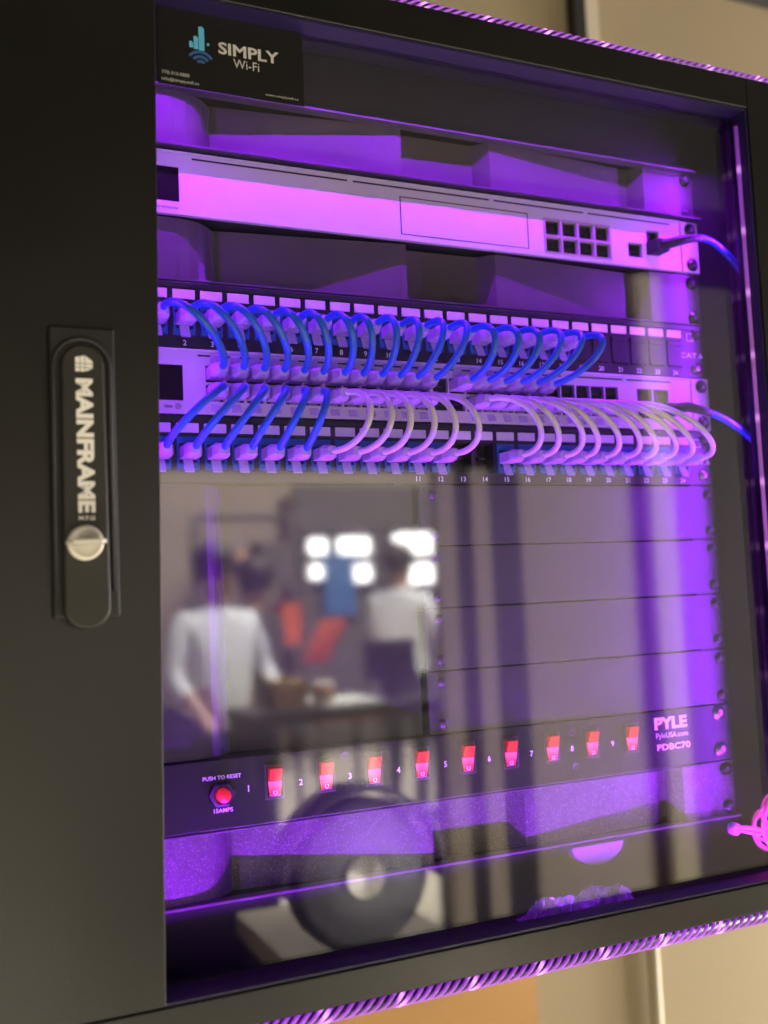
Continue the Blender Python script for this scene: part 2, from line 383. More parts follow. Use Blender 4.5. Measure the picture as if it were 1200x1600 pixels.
b = MB(); b.lathe([(9.8, -75), (9.8, -79.6), (9.2, -80.4), (7.4, -80.5), (7.0, -80.0), (.01, -80.0)], (-271.4, 0, -309), 'Y', 40); b.build('lock_cylinder', SILVER, hd)
# key turned flat in the lock
b = MB(); b.prism([(-281, -1), (-262.5, -1), (-262.5, 1), (-281, 1)], 0, 1)
bm = b.bm; bm.free(); b = MB()
kp = [(-4.2, 0), (-4.2, -5), (-9.5, -7), (-11.8, -11), (-11.8, -19), (-9, -23), (6, -23), (8.4, -19), (8.4, -11), (6.6, -7), (4.2, -5), (4.2, 0)]
a = [b.bm.verts.new(Vector((x, y, 1.0))*MM) for x, y in kp]; c = [b.bm.verts.new(Vector((x, y, -1.0))*MM) for x, y in kp]
b.bm.faces.new(a); b.bm.faces.new(c[::-1])
for i in range(len(kp)): j = (i+1) % len(kp); b.bm.faces.new((a[i], c[i], c[j], a[j]))
ko = b.build('key', SILVER, None, .4); put(ko, -271.4, -79.8, -309.5)
tag(ko, 'silver key seen edge on in the round lock of the door handle', 'key')

# ================================================================== business sticker on the glass
st = thing('sign_sticker', 'black company sticker with a blue logo at the top left corner of the glass', 'sticker', (-171, -50.3, .4))
sx, sz = -173.5, -6
b = MB(); b.box(-48, 47, -.6, 0, -25.5, 27.5); b.build('backing', STICK, st)
b = MB(); b.text('SIMPLY', -9.5, 30.5, .2, 8.2, -.75, bold=.025); b.build('name_lettering', STINK, st)
b = MB(); b.text('Wi-Fi', 0, 17, -7.2, -1.4, -.75); b.build('word_lettering', STINK, st)
b = MB(); b.text('778-313-0880', -45.6, -28.5, -18.9, -16.7, -.75); b.text('info@simplywifi.ca', -45.8, -22.6, -23.6, -21.0, -.75); b.build('contact_lettering', STINK, st)
b = MB(); b.text('www.simplywifi.ca', 20.6, 43, -22.6, -20.6, -.75); b.build('web_lettering', STINK, st)
b = MB()
lx = -21
for x0, x1, z0, z1 in ((-7, -4.6, 1.2, 5.4), (-4.2, -1.4, .6, 9.2), (-1, 2.6, .2, 16)): b.prism([(lx+x0, z0), (lx+x1, z0), (lx+x1, z1-1.2), (lx+(x0+x1)/2, z1), (lx+x0, z1-.6)], -.8, -.65)
b.prism([(lx+4.6, 3.6), (lx+6, 5), (lx+5, 6), (lx+4, 5)], -.8, -.65)
b.build('tower_emblem', SKY1, st)
b = MB()
for r in (9.4, 6.3, 3.3):
    o_, i_ = [], []
    for k in range(13):
        a = math.radians(35+110*k/12); o_.append((lx+r*math.cos(a), -9.4+r*math.sin(a))); i_.append((lx+(r-1.7)*math.cos(a), -9.4+(r-1.7)*math.sin(a)))
    b.prism(o_+i_[::-1], -.8, -.65)
b.build('wave_emblem', SKY2, st)

# ================================================================== folded filler panels and blanks
PROF = [(-241, .6), (-208, .6), (-199, .9), (-190, 2.4), (-184, 4.5), (-179, 8), (-175, 12), (-172, 16), (-170, 17), (-34, 2.5), (-30, 2.5), (-29, 14), (36, 13), (46, 2.5), (182, 11.5), (191, .8), (241, .6)]
def screw(parent, x, y, z, m=SCREWD, r=3.9):
    b = MB(); b.lathe([(r*1.35, y), (r*1.35, y-.8), (r, y-.9), (r*.95, y-2.2), (r*.55, y-3.0), (.01, y-3.0)], (x, 0, z), 'Y', 18); s_ = b.build('screw', m, parent)
    return s_
def filler(k0, k1, label, xs=None, lip=0, bottomlip=0):
    z1, z0 = zu(k0)-.5, zu(k1)+.5
    t = thing('filler_panel', label, 'panel')
    prof = PROF if xs is None else [p for p in PROF if p[0] <= xs]
    b = MB(); b.rings([[(x, y, z) for x, y in prof] for z in (z0, z1)], close=False, smooth=False); o = b.build('folded_sheet', FILL, t)
    sol = o.modifiers.new('thickness', 'SOLIDIFY'); sol.thickness = 1.2*MM; sol.offset = 0
    if lip:
        b = MB(); b.box(-241, 241 if xs is None else xs, -lip, -.2, z0, z0+1.4); b.build('lip', BLANK, t, .3)
    if bottomlip:
        b = MB(); b.box(-241, 241 if xs is None else xs, -bottomlip, -.2, z1-1.2, z1); b.build('lip', BLANK, t, .3)
    if xs is None:
        for z in (z1-7, z0+7): screw(t, 234, -.2, z)
    return t
filler(0, 1, 'purple lit folded steel panel in the topmost slot above the upper white switch', lip=10.2)
filler(2, 3, 'dark folded steel panel between the upper white switch and the upper patch panel', lip=3)
filler(11, 12, 'purple lit folded steel panel in the lowest slot under the red switches', bottomlip=3)
filler(6, 10, 'tall folded steel panel behind the reflections left of the four blank panels', xs=-34)
bpy.data.objects['folded_sheet.003'].data.materials[0] = mat('dark_folded_steel', (.022, .019, .021), .38, bump=.3, bscale=1500, vary=.2, vscale=60)
bpy.data.objects['folded_sheet.002'].data.materials[0] = SPECK
ords = ['topmost', 'second from the top', 'third from the top', 'lowest']
for i in range(4):
    z1, z0 = zu(6+i)-.9, zu(7+i)+.4
    t = thing('blank_panel', ['flat blank panel directly under the lower patch panel', 'second flat blank panel below the lower patch panel', 'third flat blank panel below the lower patch panel', 'flat blank panel directly above the strip with red switches'][i], 'panel', (0, 0, 0), 'blank panels')
    b = MB(); b.plate(-30, 241.3, z0, z1, -1.6, .6, [(-22, -16, z0+4, z0+10), (-22, -16, z1-10, z1-4)]); b.box(-28, 238, .6, 12, z0+.3, z0+1.5); b.box(-28, 238, .6, 12, z1-1.5, z1-.3); b.build('plate', BLANK, t, .35)
    for z in (z1-7, z0+7): screw(t, 234, -1.7, z, SCREWD, 3.2)
    for z in (z1-7, z0+7): screw(t, -19, -1.0, z, SCREWD, 2.6)

# ================================================================== ports and the white switches
def cup(x0, x1, z0, z1, y0, depth):
    b = MB(); x0 -= .2; x1 += .2; z0 -= .2; z1 += .2; y1 = y0+depth
    b.face([(x0, y1, z0), (x1, y1, z0), (x1, y1, z1), (x0, y1, z1)])
    b.face([(x0, y0, z0), (x0, y1, z0), (x0, y1, z1), (x0, y0, z1)]); b.face([(x1, y0, z0), (x1, y0, z1), (x1, y1, z1), (x1, y1, z0)])
    b.face([(x0, y0, z0), (x1, y0, z0), (x1, y1, z0), (x0, y1, z0)]); b.face([(x0, y0, z1), (x0, y1, z1), (x1, y1, z1), (x1, y0, z1)])
    b.box((x0+x1)/2-3, (x0+x1)/2+3, y0+3, y1-.5, (z0+z1)/2-.6, (z0+z1)/2+.8)
    return b
COLX = []
for c in range(24):
    COLX.append(-176.8+13.72*c+1.35*(c//6))
def switch(k, label, holes, extra):
    zt = zu(k)
    t = thing('network_switch', label, 'network switch', (0, 0, zt))
    b = MB(); b.plate(-241, 241, -U+.6, -.6, -3.5, .4, holes); b.build('face_plate', WHITE, t, .25, 2)
    b = MB(); b.box(-219, 219, .6, 180, -U+1, -1); b.build('housing', SHELL, t)
    # the raised upper edge with its slot
    b = MB(); b.box(-241, 222, -4.6, -3.6, -2.6, -.7); b.build('top_edge', WHITE, t, .3)
    b = MB(); x = -188
    for x1 in extra['slots']:
        b.box(x, x1-2.2, -3.75, -3.3, -5.4, -4.2); x = x1+2.2
    b.build('vent_slot', GROOVE, t)
    b = MB(); b.box(222.3, 223.1, -3.7, -3.3, -U+.8, -.8); b.build('ear_seam', GROOVE, t)
    for z in (-7.2, -U+7.2): screw(t, 233, -3.6, z, SCREWD, 4.0)
    return t
h1 = [(-225, -197, -35.2, -11.6), (168.4, 182.2, -36, -24.5), (187.4, 200.2, -31.8, -12.2)]
gx = [(89.6+15.6*i, 103.2+15.6*i) for i in range(4)]
h1 += [(a, c_, z0, z1) for a, c_ in gx for z0, z1 in ((-39.6, -28.2), (-26, -14.2))]
s1 = switch(1, 'white switch with one block of eight ports above the blue cables', h1, {'slots': [-74, 42, 128, 214]})
for x0, x1, z0, z1 in h1[1:]: cup(x0, x1, z0, z1, -3.3, 11).build('port', DARK, s1)
b = MB(); b.plate(88.0, 151.6, -41, -12.8, -3.9, -3.55, [(a, c_, z0, z1) for a, c_ in gx for z0, z1 in ((-39.6, -28.2), (-26, -14.2))]); b.build('port_shield', SHIELD, s1)
for a, c_ in gx:
    for zz in (-39.0, -14.9):
        b = MB()
        for q in range(6): b.box((a+c_)/2-3.3+q*1.2, (a+c_)/2-2.8+q*1.2, -1.5, 3, zz-.25, zz+.25)
        b.build('contact_row', GOLD, s1)
b = MB(); b.box(-225, -197, -2.9, -1, -35.2, -11.6); b.build('screen', SCREEN, s1)
b = MB(); b.text('Overview', -222, -197.5, -40.6, -38.2, -3.65); b.build('screen_caption', INKD, s1)
b = MB()
for x0, x1, z0, z1 in ((-35.4, -34.6, -39.6, -11.2), (73, 73.7, -39.6, -11.2), (-34.6, 73, -11.9, -11.2), (-34.6, 73, -39.6, -39.1)): b.box(x0, x1, -3.68, -3.3, z0, z1)
b.build('bay_outline', GROOVE, s1)
h2 = [(-225, -198, -35.2, -11.6)]
for c in range(24):
    h2 += [(COLX[c]-6.1, COLX[c]+6.1, -22.2, -11.2), (COLX[c]-6.1, COLX[c]+6.1, -35.2, -24.2)]
for i in range(2):
    h2 += [(167.5+16.4*i, 182.2+16.4*i, -22.2, -11.2), (167.5+16.4*i, 182.2+16.4*i, -35.2, -24.2)]
s2 = switch(4, 'white switch with two long rows of ports between the two patch panels', h2, {'slots': [-74, -16, 42, 98, 156, 204]})
proto = {}
for n, (x0, x1, z0, z1) in enumerate(h2[1:]):
    w_ = round(x1-x0, 1)
    if w_ not in proto:
        o = cup(-w_/2, w_/2, -5.5, 5.5, 0, 11).build('port', DARK, s2); proto[w_] = o
    else:
        o = proto[w_].copy(); col.objects.link(o); o.parent = s2
    put(o, (x0+x1)/2, -3.3, (z0+z1)/2)
b = MB(); b.box(-225, -198, -2.9, -1, -35.2, -11.6); b.build('screen', SCREEN, s2)
b = MB(); b.text('view', -211, -205.2, -40.4, -37.8, -3.65, bold=.02)
for k in range(20):
    a0, a1 = 2*math.pi*k/20, 2*math.pi*(k+1)/20; cx, cz = -201.6, -39
    b.face([(cx+r*math.cos(a), -3.65, cz+r*math.sin(a)) for r, a in ((1.9, a0), (1.9, a1), (1.5, a1), (1.5, a0))])
b.face([(-202.8, -3.65, -39.2), (-200.4, -3.65, -39.2), (-200.4, -3.65, -38.8), (-202.8, -3.65, -38.8)]); b.face([(-201.8, -3.66, -40.2), (-201.4, -3.66, -40.2), (-201.4, -3.66, -37.8), (-201.8, -3.66, -37.8)])
b.build('screen_caption', INKD, s2)

# ================================================================== patch panels
def PX(p): return 241.3-32.22-(24-p)*18.405
def patch_panel(k, label, empties, shuttered, first):
    t = thing('patch_bay', label, 'patch panel', (0, 0, zu(k)))
    holes = [(PX(p)-7.5, PX(p)+7.5, -36, -14) for p in range(1, 25)]
    b = MB(); b.plate(-241.3, 241.3, -U+.5, -.5, -2, .6, holes); b.box(-238, 238, -3.4, -2.1, -4.2, -.6); b.build('face_plate', PANEL, t, .25)
    lab = None; jk = None
    for p in range(1, 25):
        if lab is None:
            b = MB(); b.box(-7.4, 7.4, -3.2, -2.05, -11.6, -5.4); lab = o = b.build('label_strip', LABELW, t, .3)
        else:
            o = lab.copy(); col.objects.link(o); o.parent = t
        put(o, PX(p), 0, 0)
        if p in shuttered:
            b = MB(); b.box(-7.2, 7.2, -2.6, 4, -35.6, -14.4); b.box(-7.2, 7.2, -3.2, -2.6, -18.5, -14.6); b.box(-6, 6, -3.0, -2.6, -35.4, -33.6); o = b.build('blank_insert', PANEL, t, .5)
        elif p in empties:
            o = cup(-7.4, 7.4, -35.8, -14.2, -1.8, 12).build('empty_opening', DARK, t)
        else:
            if jk is None:
                b = MB(); b.plate(-7.3, 7.3, -35.8, -14.2, -2.7, 8, [(-5.9, 5.9, -31.5, -19)]); b.box(-6, 6, 3, 4, -32, -18.5); b.box(-6.4, 6.4, -3.1, -2.7, -17.2, -15.2)
                jk = o = b.build('keystone_jack', JACK, t, .25)
            else:
                o = jk.copy(); col.objects.link(o); o.parent = t
        put(o, PX(p), 0, 0)
    b = MB()
    for p in range(first, 25): b.text(str(p), cx=PX(p), z0=-42.6, z1=-39.0, y=-2.15, bold=.008)
    b.build('port_numbers', INK, t)
    b = MB(); b.text('CAT.6', PX(24)+6.5, 238.5, -27.6, -23.2, -2.15, bold=.006); b.build('lettering', INK, t)
    b = MB(); b.box(PX(24)+13.5, PX(24)+20.5, -2.5, -2.05, -13.4, -6.6); b.build('mark_frame', LABELW, t); b = MB(); b.box(PX(24)+14.2, PX(24)+19.8, -2.62, -2.1, -12.7, -7.3); b.text('R', PX(24)+15.6, PX(24)+18.4, -11.8, -8.2, -2.7); b.build('mark', PANEL, t)
    for z in (-36.5,): screw(t, 231, -2.1, z, STEEL, 3.6)
    screw(t, 233, -2.1, -7.5, SCREWD, 3.4)
    return t
patch_panel(3, 'upper black patch panel with blue cables and black blanks on its last ports', (), (19, 20, 21, 22, 23, 24), 1)
patch_panel(5, 'lower black patch panel with white cables on its right half', (13, 14), (), 11)

# ================================================================== power strip with red switches
pd = thing('power_distribution_unit', 'black rack power strip with nine lit red rocker switches', 'power strip', (0, 0, zu(10)))
ZP = zu(10)
SWX = [-145.4, -109.7, -74.8, -38.8, -2.4, 32.9, 68.6, 104, 140.8]
b = MB(); b.plate(-241.3, 241.3, -U+.5, -.5, -3, .5, [(x-5.4, x+5.4, -27.9, -8.1) for x in SWX]); b.build('face_plate', PDUM, pd, .3)
b = MB(); b.box(-218, 218, .6, 60, -U+1, -1); b.build('housing', SHELL, pd)
for x in SWX:
    b = MB(); b.plate(-6.6, 6.6, -29.2, -6.8, -3.9, -3.05, [(-4.9, 4.9, -27.4, -8.6)]); fr = b.build('rocker_switch', DARK, pd, .3); put(fr, x, 0, 0)
    b = MB(); b.mi = 0
    b.rings([[(xx, y, z) for y, z in ((-3, -8.8), (-8.6, -9.2), (-5.6, -17.6), (-3, -17.6))] for xx in (-4.3, 4.3)], smooth=False); b.build('rocker_top', ROCK, fr, .3)
    b = MB(); b.rings([[(xx*(1 if z > -20 else .86), y, z) for y, z in ((-3, -17.7), (-5.6, -17.7), (-4.3, -27.2), (-3, -27.2))] for xx in (-4.3, 4.3)], smooth=False); b.build('rocker_bottom', ROCKHOT, fr, .3)
    b = MB()
    for k in range(16):
        a0, a1 = 2*math.pi*k/16, 2*math.pi*(k+1)/16; c_ = (0, -25.0)
        b.face([(c_[0]+r*math.cos(a), -4.75, c_[1]+r*math.sin(a)) for r, a in ((1.5, a0), (1.5, a1), (1.0, a1), (1.0, a0))])
    b.build('off_mark', INK, fr)
b = MB()
for i, x in enumerate(SWX): b.text(str(i+1), cx=x-17.5, z0=-22.6, z1=-18.6, y=-3.15, bold=.02)
b.build('switch_numbers', INK, pd)
b = MB(); b.text('PUSH TO RESET', -192.6, -167.6, -12.8, -10.4, -3.15, bold=.01); b.text('15AMPS', -186, -173.6, -33.6, -31.0, -3.15, bold=.01); b.build('reset_lettering', INK, pd)
b = MB(); b.lathe([(8.6, -3), (8.6, -5.2), (7.2, -6.2), (5.6, -6.2), (5.2, -4)], (-180.7, 0, -22.3), 'Y', 6); b.build('reset_nut', SCREWD, pd, .3)
b = MB(); b.lathe([(4.4, -3), (4.4, -10), (3.8, -11), (.01, -11.2)], (-180.7, 0, -22.3), 'Y', 24); b.build('reset_button', mat('button_red', (.75, .02, .02), .35, emit=(1, .03, .05), estr=.35), pd)
b = MB(); b.text('PYLE', 163.6, 195.5, -14.6, -5.2, -3.15, bold=.045); b.build('name_lettering', INK, pd)
b = MB(); b.text('PyleUSA.com', 164.6, 195.6, -22.4, -17.2, -3.15, bold=.004); b.text('PDBC70', 165, 197.4, -30.6, -25.8, -3.15, bold=.02); b.build('model_lettering', INK, pd)
b = MB()
for x, z in ((-95.5, -6.5), (86.5, -8.5), (88, -33.5)): b.lathe([(3.0, -3.0), (3.0, -3.4), (2.2, -3.5), (2.0, -3.2), (.01, -3.2)], (x, 0, z), 'Y', 12)
b.build('face_screw', SCREWD, pd)
for z in (-6.5, -35.5): screw(pd, 228, -3.1, z, STEEL, 4.4)

# ================================================================== patch cables
def plug_parts(parent, at, up, m_boot):
    # clear plug standing out of a port towards -Y; latch above (up) or below
    x, z = at; s = 1 if up else -1
    b = MB(); b.box(x-5.6, x+5.6, -15, -1, z-3.9, z+3.9)
    b.rings([[(x+w*cx, y, z+h*cz) for cx, cz in ((-1, -.6), (-.6, -1), (.6, -1), (1, -.6), (1, .6), (.6, 1), (-.6, 1), (-1, .6))] for y, w, h in ((-12.5, 5.4, 4.4), (-14, 6.0, 5.0), (-17.5, 5.6, 4.8), (-21, 3.9, 3.9), (-25, 3.3, 3.3))])
    p = b.build('plug', m_boot, parent, .4)
    b = MB(); z0 = z+s*4.1
    b.rings([[(x-3.2, y, zz), (x+3.2, y, zz), (x+3.2, y, zz+s*1.0), (x-3.2, y, zz+s*1.0)] for y, zz in ((-2, z0), (-3.6, z0+s*3.2), (-5.6, z0+s*7.2), (-6.2, z0+s*7.8))], smooth=False)
    b.build('latch', CLEAR, p)
def cable(label, cat, m, a, bb, group, up_a, up_b, depth=(-52, -52), dz=(0, 0), dx=(0, 0), r=2.65):
    t = thing('patch_cable', label, cat, (a[0], -2, a[1]), group)
    inv = Vector((a[0], -2, a[1]))
    def sub(o):
        o.matrix_parent_inverse = Matrix.Translation(-inv*MM)
    n0 = set(bpy.data.objects)
    plug_parts(t, a, up_a, BOOT); plug_parts(t, bb, up_b, BOOT)
    P0 = Vector((a[0], -21, a[1])); P3 = Vector((bb[0], -21, bb[1]))
    P1 = Vector((a[0]+dx[0], depth[0], a[1]+dz[0])); P2 = Vector((bb[0]+dx[1], depth[1], bb[1]+dz[1]))
    b = MB(); b.tube(bez(P0, P1, P2, P3, 26), r, 12); b.build('jacket', m, t)
    for o in t.children: sub(o)
    return t
Z_PP1, Z_PP2 = zu(3)-25.2, zu(5)-25.2
Z_UP, Z_LO = zu(4)-16.7, zu(4)-29.7
# upper cables: upper patch panel ports 1-18 down to the switch's upper row
upcols = list(range(1, 13))+[14, 15, 16, 17, 18, 19]
for p, c in zip(range(1, 19), upcols):
    j = random.uniform(-1, 1)
    lab = f'blue patch cable from the upper panel port numbered {p} down to the white switch' if p > 1 else 'leftmost blue patch cable of the upper panel, half behind the door frame'
    j *= 1.8; lean = 4 if p < 10 else 4+(p-9)*2.2
    cable(lab, 'cable', BLUE, (PX(p), Z_PP1), (COLX[c-1], Z_UP), 'blue cables of the upper panel', False, True, (-58+j*2, -50+j), (11+2*j, 3), (lean+j*3, lean*.9+random.uniform(-2, 2)), 2.4)
ordn = ['first', 'second', 'third', 'fourth', 'fifth', 'sixth']
for p in range(1, 7):
    j = random.uniform(-1, 1)
    cable(f'{ordn[p-1]} blue cable from the left between the white switch and the lower panel', 'cable', BLUE, (COLX[p-1], Z_LO), (PX(p), Z_PP2), 'blue cables of the lower panel', False, False, (-50+j, -46+j), (2+2*j, 10+3*j), (3*j, -2*j), 2.4)
for p in range(7, 13):
    j = random.uniform(-1, 1)
    lab = f'white patch cable looping into the lower panel port numbered {p}' if p > 10 else f'{ordn[p-7]} white cable from the left, looping from the white switch to the lower panel'
    cable(lab, 'cable', LAV, (COLX[p-1], Z_LO), (PX(p), Z_PP2), 'white cables of the lower panel', False, False, (-55+j, -56+j), (3, -3), (16+4*j, 16+3*j), 2.2)
for p in range(15, 25):
    j = random.uniform(-1, 1)
    lab = f'white patch cable looping into the lower panel port numbered {p}' if p > 15 else 'first white cable right of the two empty ports on the lower panel'
    cable(lab, 'cable', LAV, (COLX[p-1], Z_LO), (PX(p), Z_PP2), 'white cables of the lower panel', False, False, (-56+j, -54+j), (5, -2), (18+5*j, 15+4*j), 2.2)

def uplink(label, a, pts_boot, pts):
    t = thing('uplink_cable', label, 'cable', (a[0], -2, a[1])); inv = Matrix.Translation(-Vector((a[0], -2, a[1]))*MM)
    b = MB(); b.box(a[0]-6.4, a[0]+6.4, -17, -2, a[1]-5, a[1]+5); b.tube(pts_boot, [4.6, 4.0, 3.6, 3.2], 12); o = b.build('plug', RUBBER, t, .5); o.matrix_parent_inverse = inv
    b = MB(); b.tube(bez(*pts, 24), 2.7, 12); o = b.build('jacket', BLUE, t); o.matrix_parent_inverse = inv
uplink('upper blue cable with a black plug leaving the upper switch to the right', (193, zu(1)-28), [(193, -15, -72.5), (202, -24, -71.5), (212, -26, -69), (222, -26, -67.5)], ((220, -26, -67.8), (240, -24, -63), (262, -22, -80), (300, -10, -108)))
uplink('lower blue cable with a black plug leaving the lower switch to the right', (191, Z_LO), [(191, -15, Z_LO), (202, -22, Z_LO+1), (212, -25, Z_LO-1.5), (222, -26, Z_LO-4)], ((220, -26, Z_LO-3.6), (242, -26, -217), (262, -24, -226), (302, -10, -250)))

# ================================================================== rope lights
def rope(name, label, p0, p1, axis, r=4.3, pitch=27, strands=4):
    L = (Vector(p1)-Vector(p0)).length; c = (Vector(p0)+Vector(p1))/2
    t = thing(name, label, 'rope light', c, 'purple rope lights')
    d = (Vector(p1)-Vector(p0)).normalized(); u = Vector((0, 1, 0)); v = d.cross(u)
    b = MB(); b.tube([-d*L/2, d*L/2], r*.78, 12); b.build('core', ROPEC, t)
    for s in range(strands):
        n = int(L/pitch*14); pts = []; ph = 2*math.pi*s/strands
        for i in range(n+1):
            a = -2*math.pi*i/14-ph+.35*math.sin(i*.031)+.22*math.sin(i*.113+1); pts.append(d*(-L/2+L*i/n)+u*math.cos(a)*r*.68+v*math.sin(a)*r*.68)
        b = MB(); b.tube(pts, r*.285, 7); b.build('strand', ROPE if axis == 'X' else GLOWV, t)
    return t
rope('rope_light', 'purple twisted rope light along the top edge of the cabinet door', (-322, -60, 56), (345, -60, 56), 'X', 3.6)
rope('rope_light', 'bright purple twisted rope light along the bottom edge of the cabinet door', (-322, -61, -591.3), (345, -61, -591.3), 'X', 4.8)
t = thing('glow_line', 'slim upright purple glow added for light on the right inner edge of the door frame', 'glow line', (241.2, -55, -270))
b = MB(); b.tube([(0, 0, -292), (0, 0, -100), (0, 0, 100), (0, 0, 286)], 1.7, 12); b.build('tube', GLOWV, t)  # emissive tube added for the purple light caught on the frame edge
# led strips behind the door's top and bottom rails
for z, lab in ((34.6, 'thin purple light strip hidden behind the top rail of the door'), (-572.6, 'thin purple light strip hidden behind the bottom rail of the door')):
    t = thing('light_strip', lab, 'light strip', (0, -41.2, z))
    b = MB(); b.box(-290, 290, -3, 3, -.6, .6); b.build('strip_base', SHELL, t)

# ================================================================== small things at the bottom right
t = thing('wire_coil', 'coil of thin pink lit wires at the lower right inside the cabinet', 'wire coil', (259, -20, -538))
for k in range(10):
    b = MB(); rx, rz, tl, oz = 19-.9*k+random.uniform(-2, 2), 20-1.1*k+random.uniform(-2, 2), random.uniform(-1, 1), random.uniform(-4, 4)
    pts = [(rx*math.cos(a)+tl*6, -10+1.9*k+4*math.sin(a+k), oz+rz*math.sin(a)+tl*6) for a in (2*math.pi*i/30+.4*k for i in range(31))]
    b.tube(pts, 1.15, 8); b.build('wire_loop', PINK, t)
b = MB(); b.tube(bez((-16, -6, -3), (-24, -10, -1), (-30, -8, 2), (-38, -4, 1), 12), 1.5, 8); b.tube(bez((-15, -4, -6), (-22, -9, -6), (-32, -6, -2), (-39, -3, 0), 12), 1.4, 8); b.build('loose_wire', PINK, t)
b = MB(); b.lathe([(2.2, -7), (4.6, -6.5), (4.6, -1), (2.2, 0)], (-42, 0, 1), 'Y', 14); b.build('connector', mat('connector_pink', (.6, .25, .5), .3), t)
# crumpled film bag on the cabinet floor
b = MB(); nx, ny = 26, 12; grid = []
for i in range(nx+1):
    row = []
    for j in range(ny+1):
        u, v = i/nx, j/ny; e = math.sin(math.pi*u)**.6*math.sin(math.pi*v)**.6
        z = -579+e*(15+9*math.sin(7.3*u+2.1*v)+6*math.sin(13*v-5*u))+random.uniform(-1.6, 1.6)*e
        row.append(b.bm.verts.new(Vector((30+92*u+random.uniform(-1.5, 1.5), -38+34*v+random.uniform(-1.2, 1.2), max(z, -579.4)))*MM))
    grid.append(row)
for i in range(nx):
    for j in range(ny): b.bm.faces.new((grid[i][j], grid[i+1][j], grid[i+1][j+1], grid[i][j+1]))
tag(b.build('plastic_bag', FILM), 'crumpled clear plastic bag on the cabinet floor under the lowest panel', 'plastic bag')

# ================================================================== the hall seen in the glass
t = thing('far_partition', 'tan hall wall with a dark brown post reflected in the middle of the glass', 'wall', (2600, -8150, -1744))
b = MB(); b.box(-3600, 4800, -60, 0, 0, 2560); b.build('wall', FARW, t)
b = MB(); b.box(-100, 20, 2, 120, 0, 2300); b.build('post', mat('brown_post', (.05, .03, .02), .7, vary=.1), t)
b = MB(); b.box(30, 1700, 4, 60, 0, 2420); b.build('dark_bay', mat('grey_bay', (.085, .075, .068), .8, vary=.25, vscale=1.2), t)
for (x0, x1, z0, z1, lab) in ((2657, 2939, -206, 199, 'narrowest and leftmost of the bright hall windows reflected in the glass'), (2994, 3372, -245, 205, 'middle bright hall window reflected in the glass'), (3552, 4026, -281, 232, 'widest and rightmost bright hall window reflected in the glass')):
    t = thing('hall_window', lab, 'window', ((x0+x1)/2, -8080, (z0+z1)/2), 'bright hall windows'); w2, h2_ = (x1-x0)/2, (z1-z0)/2
    b = MB(); b.plate(-w2-40, w2+40, -h2_-40, h2_+40, 0, 40, [(-w2*.86, w2*.86, 44, h2_-14), (-w2*.62, w2*.86, -h2_+24, -44)]); b.build('frame', DARKP, t)
    b = MB(); b.box(-w2*.86, w2*.86, 10, 20, 44, h2_-14); b.build('pane', LITW, t)
    b = MB(); b.box(-w2*.62, w2*.86, 10, 20, -h2_+24, -44); b.build('pane', LITW, t)
b = MB(); b.box(2860, 3160, -8040, -8000, -520, 40); tag(b.build('blue_banner', BLUEC), 'blue cloth panel reflected below the hall windows', 'banner')
t = thing('orange_chair', 'orange red chair back reflected between the two people in white shirts', 'chair', (1600, -4700, -1744))
b = MB(); b.rings([[(x+dx, y, z) for x, y in ((-75, -20), (75, -20), (75, 20), (-75, 20))] for z, dx in ((1040, -55), (1150, 0), (1270, 70))]); b.build('backrest', ORNG, t, 12)
b = MB(); b.box(-200, 200, -20, 380, 760, 800); b.build('seat', ORNG, t, 12)
for x in (-170, 170):
    for y in (10, 350): b = MB(); b.tube([(x, y, 0), (x, y, 770)], 14, 8); b.build('leg', DARKP, t)
t = thing('work_table', 'dark work table reflected in front of the people in the hall', 'table', (1000, -3150, -1744))
b = MB(); b.box(-330, 620, -160, 160, 940, 985); b.build('tabletop', DARKP, t, 4)
for x in (-290, 580):
    for y in (-130, 130): b = MB(); b.box(x-25, x+25, y-25, y+25, 0, 938); b.build('leg', DARKP, t)
b = MB(); b.box(960, 1210, -3290, -3010, -758.5, -745); tag(b.build('paper_stack', PAPER), 'white stack of paper on the dark table reflected in the glass', 'paper')

t = thing('cardboard_box', 'brown cardboard box on the dark table reflected left of the paper', 'box', (860, -3120, -758.5))
b = MB(); b.box(-70, 60, -60, 60, 0, 105); b.build('body', mat('cardboard', (.33, .20, .10), .8, vary=.12), t, 2); b = MB(); b.box(-70, -6, -60, 60, 106, 109); b.build('flap', MATS['cardboard'], t)
t = thing('paint_can', 'pale round can on the dark table reflected beside the cardboard box', 'can', (985, -3060, -758.5))
b = MB(); b.lathe([(40, 0), (40, 92), (36, 96), (.5, 96)], (0, 0, 0), 'Z', 20); b.build('body', PALEP, t); b = MB(); b.lathe([(41.5, 60), (41.5, 70), (40.2, 71), (40.2, 59)], (0, 0, 0), 'Z', 20); b.build('band', ORNG, t)
t = thing('monitor', 'dark monitor on the hall table reflected below the bright windows', 'monitor', (1320, -3180, -758.5))
b = MB(); b.box(-110, 110, -14, 14, 70, 230); b.build('screen', DARKP, t, 3); b = MB(); b.box(-14, 14, -10, 10, 6, 75); b.box(-60, 60, -45, 45, 0, 6); b.build('stand', SHELL, t)
t = thing('shelf_unit', 'tall grey shelf unit with boxes reflected behind the people', 'shelf', (1960, -7300, -1744))
b = MB()
for x in (-420, 420):
    for y in (-180, 180): b.box(x-20, x+20, y-20, y+20, 0, 2100)
b.build('upright', mat('shelf_grey', (.16, .15, .14), .5, metal=.5, vary=.1), t)
for z in (500, 1000, 1500, 2050): b = MB(); b.box(-400, 400, -200, 200, z, z+25); b.build('shelf_board', MATS['shelf_grey'], t)
